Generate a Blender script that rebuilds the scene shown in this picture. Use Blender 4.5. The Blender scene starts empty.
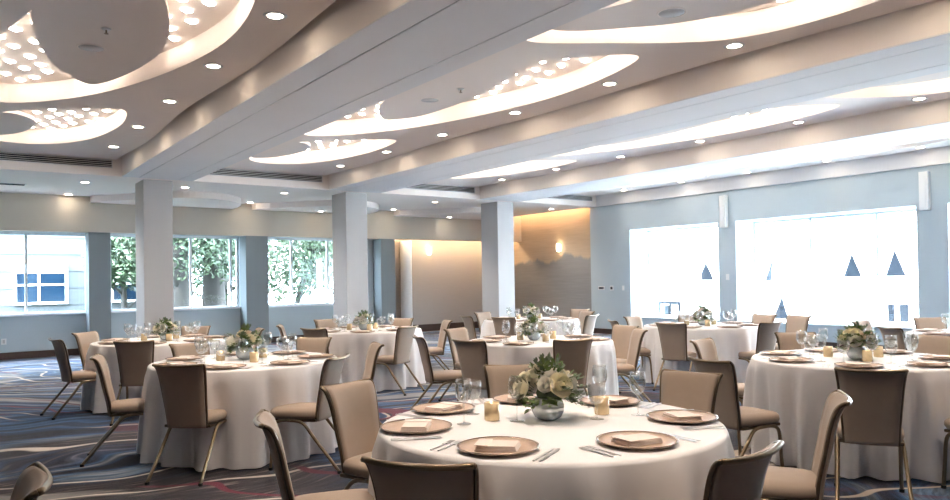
import bpy, bmesh, math, random
from mathutils import Vector, Matrix
from mathutils.geometry import delaunay_2d_cdt
random.seed(7)
SC = bpy.context.scene
COL = SC.collection
PI = math.pi

# ------------------------------------------------------------------ camera
F_PX, CY, EYE = 739.02, 269.45, 1.44
YAW, PITCH, ROLL = math.radians(35.989), math.radians(0.8247), math.radians(-0.9162)
Fv = Vector((math.sin(YAW)*math.cos(PITCH), math.cos(YAW)*math.cos(PITCH), math.sin(PITCH)))
r0 = Vector((math.cos(YAW), -math.sin(YAW), 0)); u0 = r0.cross(Fv)
Rv = math.cos(ROLL)*r0 + math.sin(ROLL)*u0
Uv = -math.sin(ROLL)*r0 + math.cos(ROLL)*u0
cam_data = bpy.data.cameras.new('camera')
cam = bpy.data.objects.new('camera', cam_data); COL.objects.link(cam)
cam_data.sensor_width = 36.0; cam_data.lens = F_PX*36.0/950.0
cam_data.shift_y = (CY-250.0)/950.0
cam_data.clip_start = 0.05; cam_data.clip_end = 400
M = Matrix((( Rv.x, Uv.x, -Fv.x, 0), (Rv.y, Uv.y, -Fv.y, 0), (Rv.z, Uv.z, -Fv.z, EYE), (0, 0, 0, 1)))
cam.matrix_world = M
SC.camera = cam

# ------------------------------------------------------------------ world, sun, exposure
SKY_STRENGTH = 12.0
SUN_STRENGTH = 10.0
EXPOSURE = 2.3
world = bpy.data.worlds.new('world'); SC.world = world; world.use_nodes = True
bg = world.node_tree.nodes['Background']
bg.inputs[0].default_value = (0.68, 0.82, 1.0, 1); bg.inputs[1].default_value = SKY_STRENGTH
sun_d = bpy.data.lights.new('sun', 'SUN'); sun_d.energy = SUN_STRENGTH; sun_d.angle = 0.05; sun_d.color = (1.0, 0.96, 0.9)
sun = bpy.data.objects.new('sun', sun_d); COL.objects.link(sun)
sun.rotation_euler = Vector((1.0, 0.12, -1.15)).to_track_quat('-Z', 'Y').to_euler()
SC.view_settings.view_transform = 'Standard'; SC.view_settings.look = 'None'
SC.view_settings.exposure = EXPOSURE; SC.view_settings.gamma = 1.0
SC.view_settings.use_curve_mapping = False
SC.cycles.use_denoising = True
SC.cycles.max_bounces = 10; SC.cycles.diffuse_bounces = 5; SC.cycles.glossy_bounces = 3
SC.cycles.transmission_bounces = 6; SC.cycles.transparent_max_bounces = 16
SC.cycles.caustics_reflective = False; SC.cycles.caustics_refractive = False
SC.cycles.sample_clamp_indirect = 4.0
SC.cycles.use_light_tree = True

DOWN_W = 38.0          # watts of one recessed downlight spot
STAR_E = 5.5           # emission of the starburst lights
WARM = (1.0, 0.84, 0.70)

# window portals help the renderer sample the sky through the openings
def portal(loc, direction, w, h):
    d = bpy.data.lights.new('window_portal', 'AREA'); d.shape = 'RECTANGLE'; d.size = w; d.size_y = h
    d.cycles.is_portal = True
    o = bpy.data.objects.new('window_portal', d); COL.objects.link(o); o.location = loc
    o.rotation_euler = Vector(direction).to_track_quat('-Z', 'Y').to_euler()

# ------------------------------------------------------------------ pixel helpers (layout measured once from the survey of the photo)
def ray(x, y): return Fv + (x-475)/F_PX*Rv - (y-CY)/F_PX*Uv
def atz(x, y, z):
    d = ray(x, y); t = (z-EYE)/d.z
    return Vector((d.x*t, d.y*t, z))

# ------------------------------------------------------------------ materials
MATS = {}
def _new(name):
    m = bpy.data.materials.new(name); m.use_nodes = True
    nt = m.node_tree
    return m, nt, nt.nodes['Principled BSDF']
def mat(name, col, rough=0.6, metal=0.0, noise=0.0, nscale=8.0, bump=0.0, bscale=60.0, sheen=0.0, coat=0.0, spec=0.5, stretch=(1, 1, 1)):
    m, nt, b = _new(name)
    b.inputs['Base Color'].default_value = (*col, 1); b.inputs['Roughness'].default_value = rough
    b.inputs['Metallic'].default_value = metal; b.inputs['Specular IOR Level'].default_value = spec
    if sheen: b.inputs['Sheen Weight'].default_value = sheen
    if coat: b.inputs['Coat Weight'].default_value = coat
    tc = nt.nodes.new('ShaderNodeTexCoord'); mp = nt.nodes.new('ShaderNodeMapping'); mp.inputs['Scale'].default_value = stretch
    nt.links.new(tc.outputs['Object'], mp.inputs['Vector'])
    if noise:
        n = nt.nodes.new('ShaderNodeTexNoise'); n.inputs['Scale'].default_value = nscale; n.inputs['Detail'].default_value = 4
        nt.links.new(mp.outputs[0], n.inputs['Vector'])
        mx = nt.nodes.new('ShaderNodeMix'); mx.data_type = 'RGBA'
        mx.inputs[6].default_value = (*[c*(1-noise) for c in col], 1); mx.inputs[7].default_value = (*[min(1, c*(1+noise)) for c in col], 1)
        nt.links.new(n.outputs['Fac'], mx.inputs[0]); nt.links.new(mx.outputs[2], b.inputs['Base Color'])
    if bump:
        n2 = nt.nodes.new('ShaderNodeTexNoise'); n2.inputs['Scale'].default_value = bscale
        nt.links.new(mp.outputs[0], n2.inputs['Vector'])
        bp = nt.nodes.new('ShaderNodeBump'); bp.inputs['Strength'].default_value = bump; bp.inputs['Distance'].default_value = 0.01
        nt.links.new(n2.outputs['Fac'], bp.inputs['Height']); nt.links.new(bp.outputs[0], b.inputs['Normal'])
    MATS[name] = m
    return m
def emit(name, col, s):
    m, nt, b = _new(name)
    b.inputs['Base Color'].default_value = (*col, 1)
    b.inputs['Emission Color'].default_value = (*col, 1); b.inputs['Emission Strength'].default_value = s
    MATS[name] = m; return m
def thin_glass(name, tint=(1, 1, 1), gloss=0.08, rough=0.0):
    m = bpy.data.materials.new(name); m.use_nodes = True; nt = m.node_tree
    for n in list(nt.nodes): nt.nodes.remove(n)
    out = nt.nodes.new('ShaderNodeOutputMaterial'); t = nt.nodes.new('ShaderNodeBsdfTransparent'); t.inputs[0].default_value = (*tint, 1)
    g = nt.nodes.new('ShaderNodeBsdfGlossy'); g.inputs['Roughness'].default_value = rough
    mx = nt.nodes.new('ShaderNodeMixShader'); fr = nt.nodes.new('ShaderNodeLayerWeight'); fr.inputs['Blend'].default_value = 0.35
    mu = nt.nodes.new('ShaderNodeMath'); mu.operation = 'MULTIPLY_ADD'; mu.inputs[1].default_value = 0.55; mu.inputs[2].default_value = gloss
    nt.links.new(fr.outputs['Facing'], mu.inputs[0]); nt.links.new(mu.outputs[0], mx.inputs[0])
    nt.links.new(t.outputs[0], mx.inputs[1]); nt.links.new(g.outputs[0], mx.inputs[2]); nt.links.new(mx.outputs[0], out.inputs[0])
    MATS[name] = m; return m

CEIL = mat('ceiling_paint', (0.92, 0.83, 0.76), 0.75, noise=0.02, nscale=1.5)
BEAM = mat('beam_paint', (0.80, 0.77, 0.755), 0.7, noise=0.02, nscale=1.5)
SEAM = mat('seam_shadow_gap', (0.12, 0.11, 0.11), 0.9, noise=0.2, nscale=40)
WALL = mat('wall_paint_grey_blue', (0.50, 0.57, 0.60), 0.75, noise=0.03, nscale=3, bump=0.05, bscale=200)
BULK = mat('bulkhead_paint_cream', (0.56, 0.50, 0.41), 0.75, noise=0.03, nscale=3)
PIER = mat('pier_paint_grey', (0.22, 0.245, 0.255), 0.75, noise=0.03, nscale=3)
COLM = mat('column_paint', (0.48, 0.455, 0.44), 0.7, noise=0.02, nscale=3)
RECW = mat('recess_wallcover', (0.43, 0.40, 0.375), 0.75, noise=0.05, nscale=4, stretch=(1, 1, 12))
BASE = mat('baseboard_wood', (0.06, 0.03, 0.02), 0.5, noise=0.3, nscale=6, stretch=(1, 1, 8))
WHITE = mat('white_frame', (0.80, 0.82, 0.83), 0.4, noise=0.02, nscale=9)
VDARK = mat('vent_dark', (0.02, 0.02, 0.022), 0.8, noise=0.2, nscale=20)
VSLAT = mat('vent_slat', (0.85, 0.80, 0.75), 0.5, noise=0.03, nscale=20)
LENS = emit('downlight_lens', (1.0, 0.86, 0.68), 12.0)
STAR = emit('star_glow', (1.0, 0.94, 0.87), STAR_E)
COVE = emit('cove_strip', (1.0, 0.70, 0.42), 10.0)
SCON = emit('sconce_glow', (1.0, 0.88, 0.70), 2.2)
FAB = mat('chair_fabric_tan', (0.38, 0.29, 0.22), 0.75, noise=0.06, nscale=14, bump=0.12, bscale=400, sheen=0.15)
BRONZE = mat('chair_bronze_metal', (0.17, 0.125, 0.085), 0.28, 1.0, noise=0.12, nscale=18)
CHAMP = mat('chair_champagne_metal', (0.30, 0.225, 0.145), 0.3, 1.0, noise=0.1, nscale=18)
RUB = mat('foot_rubber', (0.02, 0.02, 0.02), 0.7, noise=0.1, nscale=30)
CLOTH = mat('tablecloth_linen', (0.87, 0.85, 0.85), 0.85, noise=0.02, nscale=30, bump=0.06, bscale=500, sheen=0.1)
WOOD = mat('table_plywood', (0.35, 0.24, 0.15), 0.6, noise=0.2, nscale=5, stretch=(1, 9, 1))
STEEL = mat('steel', (0.72, 0.72, 0.73), 0.38, 1.0, noise=0.05, nscale=30)
CHARG = mat('charger_copper', (0.62, 0.45, 0.34), 0.38, 0.3, noise=0.08, nscale=25)
CHRIM = mat('charger_rim', (0.40, 0.30, 0.24), 0.25, 0.9, noise=0.08, nscale=25)
NAPK = mat('napkin_linen', (0.84, 0.73, 0.66), 0.85, noise=0.04, nscale=40, bump=0.1, bscale=500)
GLASS = thin_glass('stemware_glass', (0.97, 0.98, 0.98), 0.05, 0.02)
PANE = thin_glass('window_glass', (0.95, 0.98, 0.98), 0.015)
MERC = mat('vase_silver_glass', (0.72, 0.78, 0.82), 0.18, 0.55, noise=0.25, nscale=30)
GOLDG = mat('votive_gold_glass', (0.78, 0.60, 0.36), 0.25, 0.35, noise=0.1, nscale=30)
WAX = mat('candle_wax', (0.85, 0.78, 0.65), 0.5, noise=0.03, nscale=20)
PETAL = mat('petal_cream', (0.84, 0.78, 0.60), 0.6, noise=0.1, nscale=30)
PETALW = mat('petal_white', (0.86, 0.83, 0.76), 0.6, noise=0.08, nscale=30)
PETALP = mat('petal_blush', (0.82, 0.66, 0.54), 0.6, noise=0.08, nscale=30)
LEAF = mat('leaf_green', (0.12, 0.18, 0.05), 0.55, noise=0.4, nscale=20)
LEAFD = mat('leaf_grey_green', (0.16, 0.21, 0.13), 0.6, noise=0.35, nscale=20)
STEM = mat('stem_green', (0.12, 0.18, 0.06), 0.6, noise=0.2, nscale=20)
UNSEENW = mat('unseen_wall_dark', (0.07, 0.045, 0.03), 0.6, noise=0.3, nscale=4, stretch=(1, 1, 0.1))  # dark tone made up for the unseen walls, to cut frontal fill light
PLAST = mat('white_plastic', (0.78, 0.78, 0.76), 0.4, noise=0.02, nscale=20)
BLACKP = mat('black_plastic', (0.03, 0.03, 0.035), 0.4, noise=0.1, nscale=20)
GRILLE = mat('speaker_grille', (0.55, 0.53, 0.51), 0.6, noise=0.2, nscale=200)
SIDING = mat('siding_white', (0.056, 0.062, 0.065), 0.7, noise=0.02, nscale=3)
FACADE = mat('facade_white', (0.86, 0.87, 0.88), 0.7, noise=0.02, nscale=1)
EXGLASS = mat('exterior_window_glass', (0.006, 0.016, 0.03), 0.12, 0.0, noise=0.25, nscale=2, spec=0.4)
EXBLUE = mat('facade_opening_shade', (0.008, 0.010, 0.013), 0.9, noise=0.2, nscale=2, spec=0.0)  # near-black paints the shade of facade openings; the window frame shares it
LAWN = mat('lawn', (0.03, 0.04, 0.025), 0.9, noise=0.4, nscale=3)
BARK = mat('bark', (0.045, 0.04, 0.035), 0.9, noise=0.4, nscale=6, bump=0.6, bscale=12, stretch=(1, 1, 0.2))
TLEAF = mat('tree_leaf', (0.028, 0.052, 0.020), 0.6, noise=0.4, nscale=1.5)
GROUND = mat('ground_bounce_pale', (0.56, 0.56, 0.56), 0.9, noise=0.15, nscale=2)  # pale ground tone made up to bounce light onto the ceiling

def painted_wall_mat():
    m, nt, b = _new('painted_mural'); N = nt.nodes.new; L = nt.links.new
    tc = N('ShaderNodeTexCoord'); sx = N('ShaderNodeSeparateXYZ'); L(tc.outputs['Object'], sx.inputs[0])
    n = N('ShaderNodeTexNoise'); n.inputs['Scale'].default_value = 1.6; n.inputs['Detail'].default_value = 5
    mp = N('ShaderNodeMapping'); mp.inputs['Scale'].default_value = (1, 1, 0.02); L(tc.outputs['Object'], mp.inputs[0]); L(mp.outputs[0], n.inputs['Vector'])
    a = N('ShaderNodeMath'); a.operation = 'MULTIPLY_ADD'; a.inputs[1].default_value = 0.9; L(n.outputs['Fac'], a.inputs[0]); L(sx.outputs[2], a.inputs[2])
    ramp = N('ShaderNodeValToRGB'); mr = N('ShaderNodeMapRange'); mr.inputs[1].default_value = 2.42; mr.inputs[2].default_value = 2.50
    L(a.outputs[0], mr.inputs[0]); L(mr.outputs[0], ramp.inputs[0])
    ramp.color_ramp.elements[0].color = (0.31, 0.305, 0.30, 1); ramp.color_ramp.elements[1].color = (0.60, 0.47, 0.33, 1)
    w = N('ShaderNodeTexNoise'); w.inputs['Scale'].default_value = 3.0
    mp2 = N('ShaderNodeMapping'); mp2.inputs['Scale'].default_value = (0.6, 0.6, 9); L(tc.outputs['Object'], mp2.inputs[0]); L(mp2.outputs[0], w.inputs['Vector'])
    mx = N('ShaderNodeMix'); mx.data_type = 'RGBA'; mx.blend_type = 'MULTIPLY'; mx.inputs[0].default_value = 0.25
    L(ramp.outputs[0], mx.inputs[6]); L(w.outputs['Fac'], mx.inputs[7]); L(mx.outputs[2], b.inputs['Base Color'])
    b.inputs['Roughness'].default_value = 0.7
    return m
MURAL = painted_wall_mat()

def carpet_mat():
    m, nt, b = _new('carpet_swirl'); N = nt.nodes.new; L = nt.links.new
    tc = N('ShaderNodeTexCoord')
    def noise(scale, detail=3, stretch=(1, 1, 1), rot=0, vec=None, dist=0.0):
        mp = N('ShaderNodeMapping'); mp.inputs['Scale'].default_value = stretch; mp.inputs['Rotation'].default_value = (0, 0, rot)
        L(vec or tc.outputs['Object'], mp.inputs[0])
        n = N('ShaderNodeTexNoise'); n.inputs['Scale'].default_value = scale; n.inputs['Detail'].default_value = detail
        n.inputs['Distortion'].default_value = dist
        L(mp.outputs[0], n.inputs['Vector']); return n
    def ramp(src, stops):
        r = N('ShaderNodeValToRGB'); L(src, r.inputs[0]); e = r.color_ramp.elements
        e[0].position, e[0].color = stops[0][0], (*stops[0][1], 1); e[1].position, e[1].color = stops[-1][0], (*stops[-1][1], 1)
        for p, c in stops[1:-1]:
            k = e.new(p); k.color = (*c, 1)
        return r
    def mix(f, a, c, blend='MIX'):
        x = N('ShaderNodeMix'); x.data_type = 'RGBA'; x.blend_type = blend
        if isinstance(f, float): x.inputs[0].default_value = f
        else: L(f, x.inputs[0])
        for i, v in ((6, a), (7, c)):
            if isinstance(v, tuple): x.inputs[i].default_value = (*v, 1)
            else: L(v, x.inputs[i])
        return x.outputs[2]
    # slow warp shared by everything that swirls
    wn = noise(0.22, 3)
    wv = N('ShaderNodeVectorMath'); wv.operation = 'MULTIPLY_ADD'; wv.inputs[1].default_value = (5.5, 5.5, 0)
    L(wn.outputs['Color'], wv.inputs[0]); L(tc.outputs['Object'], wv.inputs[2])
    warp = wv.outputs[0]
    streak = noise(0.8, 9, (1, 6, 1), 0.6, warp)
    base = ramp(streak.outputs['Fac'], [(0.38, (0.003, 0.004, 0.012)), (0.48, (0.006, 0.018, 0.06)), (0.55, (0.020, 0.085, 0.21)), (0.61, (0.08, 0.14, 0.22)), (0.70, (0.24, 0.24, 0.25))])
    big = noise(0.38, 2, (1, 1, 1), 0, warp, 0.6)
    bigm = ramp(big.outputs['Fac'], [(0.52, (0, 0, 0)), (0.60, (1, 1, 1))])
    dark = noise(2.0, 5, (1, 8, 1), 0.7, warp)
    darkc = ramp(dark.outputs['Fac'], [(0.38, (0.006, 0.005, 0.010)), (0.56, (0.035, 0.026, 0.032)), (0.68, (0.22, 0.17, 0.145))])
    fine = noise(5.0, 8, (1, 7, 1), 0.6, warp)
    finec = ramp(fine.outputs['Fac'], [(0.32, (0.35, 0.35, 0.38)), (0.5, (0.9, 0.9, 0.9)), (0.68, (1.7, 1.65, 1.6))])
    c0 = mix(bigm.outputs[0], base.outputs[0], darkc.outputs[0])
    c1 = mix(1.0, c0, finec.outputs[0], 'MULTIPLY')
    def lines(scale, rot, lo, hi, maskscale, mlo, mhi, seed):
        mp = N('ShaderNodeMapping'); mp.inputs['Rotation'].default_value = (0, 0, rot); mp.inputs['Location'].default_value = (seed, seed*0.7, 0); L(warp, mp.inputs[0])
        w = N('ShaderNodeTexWave'); w.wave_type = 'BANDS'; w.bands_direction = 'X'; w.inputs['Scale'].default_value = scale
        w.inputs['Distortion'].default_value = 5.0; w.inputs['Detail'].default_value = 1.0; w.inputs['Detail Scale'].default_value = 0.45
        L(mp.outputs[0], w.inputs['Vector'])
        r = ramp(w.outputs['Fac'], [(lo, (0, 0, 0)), (hi, (1, 1, 1))])
        k = N('ShaderNodeTexNoise'); k.inputs['Scale'].default_value = maskscale; mp2 = N('ShaderNodeMapping'); mp2.inputs['Location'].default_value = (seed*3, seed, 0)
        L(warp, mp2.inputs[0]); L(mp2.outputs[0], k.inputs['Vector'])
        mk = ramp(k.outputs['Fac'], [(mlo, (0, 0, 0)), (mhi, (1, 1, 1))])
        return mix(1.0, r.outputs[0], mk.outputs[0], 'MULTIPLY')
    grey = lines(0.16, -0.8, 0.90, 0.96, 0.3, 0.48, 0.55, 4.1)
    c2 = mix(grey, c1, (0.27, 0.26, 0.25))
    cream = lines(1.1, -0.94, 0.965, 0.985, 0.28, 0.50, 0.53, 1.3)
    c3 = mix(cream, c2, (0.60, 0.50, 0.40))
    cream2 = lines(0.42, -1.2, 0.988, 0.996, 0.3, 0.44, 0.48, 8.9)
    c4 = mix(cream2, c3, (0.58, 0.51, 0.44))
    red = lines(0.55, -0.6, 0.965, 0.985, 0.4, 0.49, 0.53, 6.2)
    c5 = mix(red, c4, (0.13, 0.012, 0.03))
    L(c5, b.inputs['Base Color']); b.inputs['Roughness'].default_value = 0.95; b.inputs['Specular IOR Level'].default_value = 0.15
    b.inputs['Sheen Weight'].default_value = 0.2
    pile = noise(300, 2)
    bp = N('ShaderNodeBump'); bp.inputs['Strength'].default_value = 0.4; bp.inputs['Distance'].default_value = 0.004
    L(pile.outputs['Fac'], bp.inputs['Height']); L(bp.outputs[0], b.inputs['Normal'])
    return m
CARPET = carpet_mat()

# ------------------------------------------------------------------ mesh helpers: a shape is (verts, faces)
def join(*shapes):
    V, Fa = [], []
    for v, f in shapes:
        o = len(V); V += list(v); Fa += [tuple(i+o for i in q) for q in f]
    return V, Fa
def box(x0, x1, y0, y1, z0, z1):
    v = [(x0, y0, z0), (x1, y0, z0), (x1, y1, z0), (x0, y1, z0), (x0, y0, z1), (x1, y0, z1), (x1, y1, z1), (x0, y1, z1)]
    return v, [(0, 3, 2, 1), (4, 5, 6, 7), (0, 1, 5, 4), (1, 2, 6, 5), (2, 3, 7, 6), (3, 0, 4, 7)]
def lathe(profile, n=20, cx=0, cy=0, cz=0):
    V, Fa = [], []
    for r, z in profile:
        for k in range(n):
            a = 2*PI*k/n; V.append((cx+max(r, 1e-4)*math.cos(a), cy+max(r, 1e-4)*math.sin(a), cz+z))
    for i in range(len(profile)-1):
        for k in range(n):
            k2 = (k+1) % n
            Fa.append((i*n+k, i*n+k2, (i+1)*n+k2, (i+1)*n+k))
    return V, Fa
def tube(path, r, n=8, cap=True):
    P = [Vector(p) for p in path]; V, Fa = [], []
    up = None
    for i, p in enumerate(P):
        t = (P[min(i+1, len(P)-1)] - P[max(i-1, 0)]).normalized()
        if up is None:
            up = Vector((0, 0, 1)) if abs(t.z) < 0.9 else Vector((1, 0, 0))
        a = t.cross(up).normalized(); b = a.cross(t).normalized(); up = b
        rr = r[i] if isinstance(r, (list, tuple)) else r
        for k in range(n):
            g = 2*PI*k/n; q = p + rr*(math.cos(g)*a + math.sin(g)*b); V.append(tuple(q))
    for i in range(len(P)-1):
        for k in range(n):
            k2 = (k+1) % n; Fa.append((i*n+k, (i+1)*n+k, (i+1)*n+k2, i*n+k2))
    if cap:
        Fa.append(tuple(range(n))); Fa.append(tuple(reversed(range((len(P)-1)*n, len(P)*n))))
    return V, Fa
def bez(pts, n=6):
    """catmull-rom through open points"""
    P = [Vector(p) for p in pts]; out = []
    for i in range(len(P)-1):
        a, b, c, d = P[max(i-1, 0)], P[i], P[i+1], P[min(i+2, len(P)-1)]
        for k in range(n):
            t = k/n
            out.append(0.5*((2*b)+(c-a)*t+(2*a-5*b+4*c-d)*t*t+(3*b-a-3*c+d)*t*t*t))
    out.append(P[-1]); return out
def closed(pts, n=8):
    P = [Vector(p) for p in pts]; out = []; m = len(P)
    for i in range(m):
        a, b, c, d = P[i-1], P[i], P[(i+1) % m], P[(i+2) % m]
        for k in range(n):
            t = k/n
            out.append(0.5*((2*b)+(c-a)*t+(2*a-5*b+4*c-d)*t*t+(3*b-a-3*c+d)*t*t*t))
    return [(p.x, p.y) for p in out]
def inside(p, poly):
    x, y = p; c = False; j = len(poly)-1
    for i in range(len(poly)):
        xi, yi = poly[i]; xj, yj = poly[j]
        if (yi > y) != (yj > y) and x < (xj-xi)*(y-yi)/(yj-yi)+xi: c = not c
        j = i
    return c
def edge_dist(p, poly):
    best = 9e9; px, py = p
    for i in range(len(poly)):
        ax, ay = poly[i-1]; bx, by = poly[i]; dx, dy = bx-ax, by-ay; l = dx*dx+dy*dy or 1e-9
        t = max(0, min(1, ((px-ax)*dx+(py-ay)*dy)/l)); best = min(best, math.hypot(px-ax-t*dx, py-ay-t*dy))
    return best
def slab(outer, holes, z0, z1):
    """flat plate with holes; sides closed"""
    loops = [outer]+holes; pts, edges = [], []
    for lp in loops:
        o = len(pts); pts += [Vector(p) for p in lp]; edges += [(o+i, o+(i+1) % len(lp)) for i in range(len(lp))]
    v, e, f, *_ = delaunay_2d_cdt(pts, edges, [], 0, 1e-5)
    n = len(v); V = [(p.x, p.y, z0) for p in v]+[(p.x, p.y, z1) for p in v]; Fa = []
    for t in f:
        c = sum((v[i] for i in t), Vector((0, 0)))/len(t)
        if inside(c, outer) and not any(inside(c, h) for h in holes):
            a, b, d = v[t[0]], v[t[1]], v[t[2]]
            ccw = (b-a).cross(d-a) > 0
            t = tuple(t) if ccw else tuple(reversed(t))
            Fa.append(tuple(reversed(t))); Fa.append(tuple(i+n for i in t))
    for lp in loops:
        o = len(V); m = len(lp)
        V += [(p[0], p[1], z0) for p in lp]+[(p[0], p[1], z1) for p in lp]
        Fa += [(o+i, o+(i+1) % m, o+m+(i+1) % m, o+m+i) for i in range(m)]
    return V, Fa
def prism(poly, z0, z1): return slab(poly, [], z0, z1)
def xf(shape, loc=(0, 0, 0), rz=0, rx=0, ry=0, s=1.0):
    Mx = Matrix.Translation(loc) @ Matrix.Rotation(rz, 4, 'Z') @ Matrix.Rotation(ry, 4, 'Y') @ Matrix.Rotation(rx, 4, 'X') @ Matrix.Scale(s, 4)
    return [tuple(Mx @ Vector(v)) for v in shape[0]], shape[1]
def mesh(name, shape, material, smooth=False, bevel=0.0, fixn=True):
    me = bpy.data.meshes.new(name); me.from_pydata([tuple(v) for v in shape[0]], [], shape[1]); me.materials.append(material)
    bm = bmesh.new(); bm.from_mesh(me)
    if fixn: bmesh.ops.recalc_face_normals(bm, faces=bm.faces)
    if bevel:
        bmesh.ops.bevel(bm, geom=[e for e in bm.edges if len(e.link_faces) == 2 and e.calc_face_angle(0) > 0.5], offset=bevel, segments=2, profile=0.5, affect='EDGES')
    bm.to_mesh(me); bm.free()
    if smooth:
        me.polygons.foreach_set('use_smooth', [True]*len(me.polygons))
    me.update(); return me
def link(name, data, parent=None, loc=None, rz=None):
    o = bpy.data.objects.new(name, data); COL.objects.link(o)
    if parent is not None: o.parent = parent
    if loc is not None: o.location = loc
    if rz is not None: o.rotation_euler = (0, 0, rz)
    return o
def obj(name, shape, material, parent=None, smooth=False, bevel=0.0, fixn=True):
    return link(name, mesh(name, shape, material, smooth, bevel, fixn), parent)
def tag(o, label, cat, group=None):
    o['label'] = label; o['category'] = cat
    if group: o['group'] = group
    return o
def thing(name, label, cat, loc=(0, 0, 0), rz=0, group=None):
    return tag(link(name, None, None, loc, rz), label, cat, group)
def struct(name, shape, material, label=None, cat=None, smooth=False, bevel=0.0):
    o = obj(name, shape, material, None, smooth, bevel); o['kind'] = 'structure'
    o['label'] = label or name.replace('_', ' '); o['category'] = cat or 'structure'
    return o
def copy_tree(src, parent=None):
    c = src.copy(); COL.objects.link(c); c.parent = parent
    for ch in src.children: copy_tree(ch, c)
    return c

# ================================================================== THE ROOM
XL, XR, YN, YB = -4.6, 13.95, -3.2, 17.5      # left wall, right wall, wall behind the camera, back wall
HB, HA, HT = 3.30, 3.58, 3.80                  # beam underside, plate underside, recess ceiling
YC = 13.70                                     # front face of the cross beam
GX, GY = 14.65, 17.62                          # glass planes (right, back)
struct('floor', box(XL-.3, XR+.9, YN-.3, YB+.6, -0.12, 0), CARPET, 'swirl-patterned blue and beige carpet floor', 'floor')
struct('ceiling', box(XL-.3, XR+1.6, YN-.3, YB+1.0, HT, HT+0.25), CEIL, 'white upper ceiling above the curved plates', 'ceiling')
struct('wall_left', box(XL-.25, XL, YN-.3, YB+.5, 0, HT), UNSEENW, 'unseen wall left of the view, darkened to cut fill light', 'wall')
struct('wall_behind', box(XL-.25, XR+.9, YN-.25, YN, 0, HT), UNSEENW, 'unseen wall behind the camera, darkened to cut fill light', 'wall')

# ---- right wall with deep window openings (y ranges)
RW = [(10.05, 12.62), (5.95, 9.60), (1.85, 5.45)]
WZ0, WZ1 = 0.45, 2.63
parts = [box(XR, GX+.12, YN, 14.0, 0, WZ0), box(XR, GX+.12, YN, 14.0, WZ1, HT)]
ys = [YN] + [v for a, b in sorted(RW) for v in (a, b)] + [14.0]
for i in range(0, len(ys), 2): parts.append(box(XR, GX+.12, ys[i], ys[i+1], WZ0, WZ1))
struct('wall_right', join(*parts), WALL, 'pale grey-blue right wall with large deep windows', 'wall')
struct('baseboard_right', box(XR-.02, XR, YN, 14.0, 0, 0.13), BASE, 'dark brown baseboard along the right window wall', 'baseboard')
def window(n, axis, a0, a1, z0, z1, plane, mullions, label, mw=0.05):
    root = link('window_%d' % n, None); root['kind'] = 'structure'; root['label'] = label; root['category'] = 'window'
    def B(u0, u1, w0, w1, d0=-.03, d1=.03):
        return box(plane+d0, plane+d1, u0, u1, w0, w1) if axis == 'x' else box(u0, u1, plane+d0, plane+d1, w0, w1)
    t = 0.05
    obj('window_frame', join(B(a0, a1, z0, z0+t), B(a0, a1, z1-t, z1), B(a0, a0+t, z0+t, z1-t), B(a1-t, a1, z0+t, z1-t)), WHITE, root)
    edges = [a0+t]
    for m in mullions:
        obj('mullion', B(m-mw/2, m+mw/2, z0+t, z1-t), WHITE, root); edges += [m-mw/2, m+mw/2]
    edges.append(a1-t)
    for i in range(0, len(edges), 2):
        obj('pane', B(edges[i], edges[i+1], z0+t, z1-t, -.004, .004), PANE, root)
    return root
wr = [window(1, 'x', 10.05, 12.62, WZ0, WZ1, GX, [11.08], 'smaller bright window on the right wall nearest the mural'),
      window(2, 'x', 5.95, 9.60, WZ0, WZ1, GX, [8.30, 6.95], 'wide bright window in the middle of the right wall'),
      window(3, 'x', 1.85, 5.45, WZ0, WZ1, GX, [4.1, 2.9], 'window cut by the right edge of the picture')]
for a, b in RW: portal((GX+.06, (a+b)/2, (WZ0+WZ1)/2), (-1, 0, 0), b-a, WZ1-WZ0)
for k, (a, b) in enumerate(RW):
    struct('trim_%d' % (k+1), box(XR-.04, GX-.03, a, b, WZ0, WZ0+.025), WHITE, 'white window sill of the right wall, number %d from the mural' % (k+1), 'sill')

# ---- mural wall beyond the right wall's corner
struct('wall_mural', box(14.12, 14.5, 14.0, 18.2, 0, HT), MURAL, 'mural wall painted tan above a jagged grey skyline', 'wall')
struct('baseboard_mural', box(14.10, 14.12, 14.0, 17.8, 0, 0.13), BASE, 'dark brown baseboard under the mural wall', 'baseboard')

# ---- back wall: low wall, bulkhead, piers, windows
BWX = [(-3.6, 2.58), (2.98, 5.80), (6.33, 9.10)]
BZ0, BZ1 = 0.88, 2.56
YP = 17.05                                      # face of bulkhead and piers
segs = [box(XL, 9.7, YB, GY+.1, 0, BZ0), box(XL, 9.7, YB, GY+.1, BZ1, HT)]
xs = [XL] + [v for a, b in BWX for v in (a, b)] + [9.7]
for i in range(0, len(xs), 2): segs.append(box(xs[i], xs[i+1], YB, GY+.1, BZ0, BZ1))
struct('wall_back', join(*segs), WALL, 'grey-blue back wall below and between the garden windows', 'wall')
struct('wall_bulkhead', box(XL, 14.12, YP, YP+.2, BZ1, HB+.02), BULK, 'cream bulkhead band above the back windows', 'wall')
struct('baseboard_back', box(XL, 9.7, YB-.02, YB, 0, 0.14), BASE, 'dark brown baseboard along the back wall', 'baseboard')
window(5, 'y', -3.6, 2.58, BZ0, BZ1, GY, [-2.0, -0.4, 1.45], 'leftmost back window looking on a white sided house', 0.045)
window(6, 'y', 2.98, 5.80, BZ0, BZ1, GY, [4.70, 5.62], 'back window behind the leftmost column, looking on tree trunks', 0.05)
window(7, 'y', 6.33, 9.10, BZ0, BZ1, GY, [7.13, 8.1], 'back window with bright green leaves beside the second column', 0.05)
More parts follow.
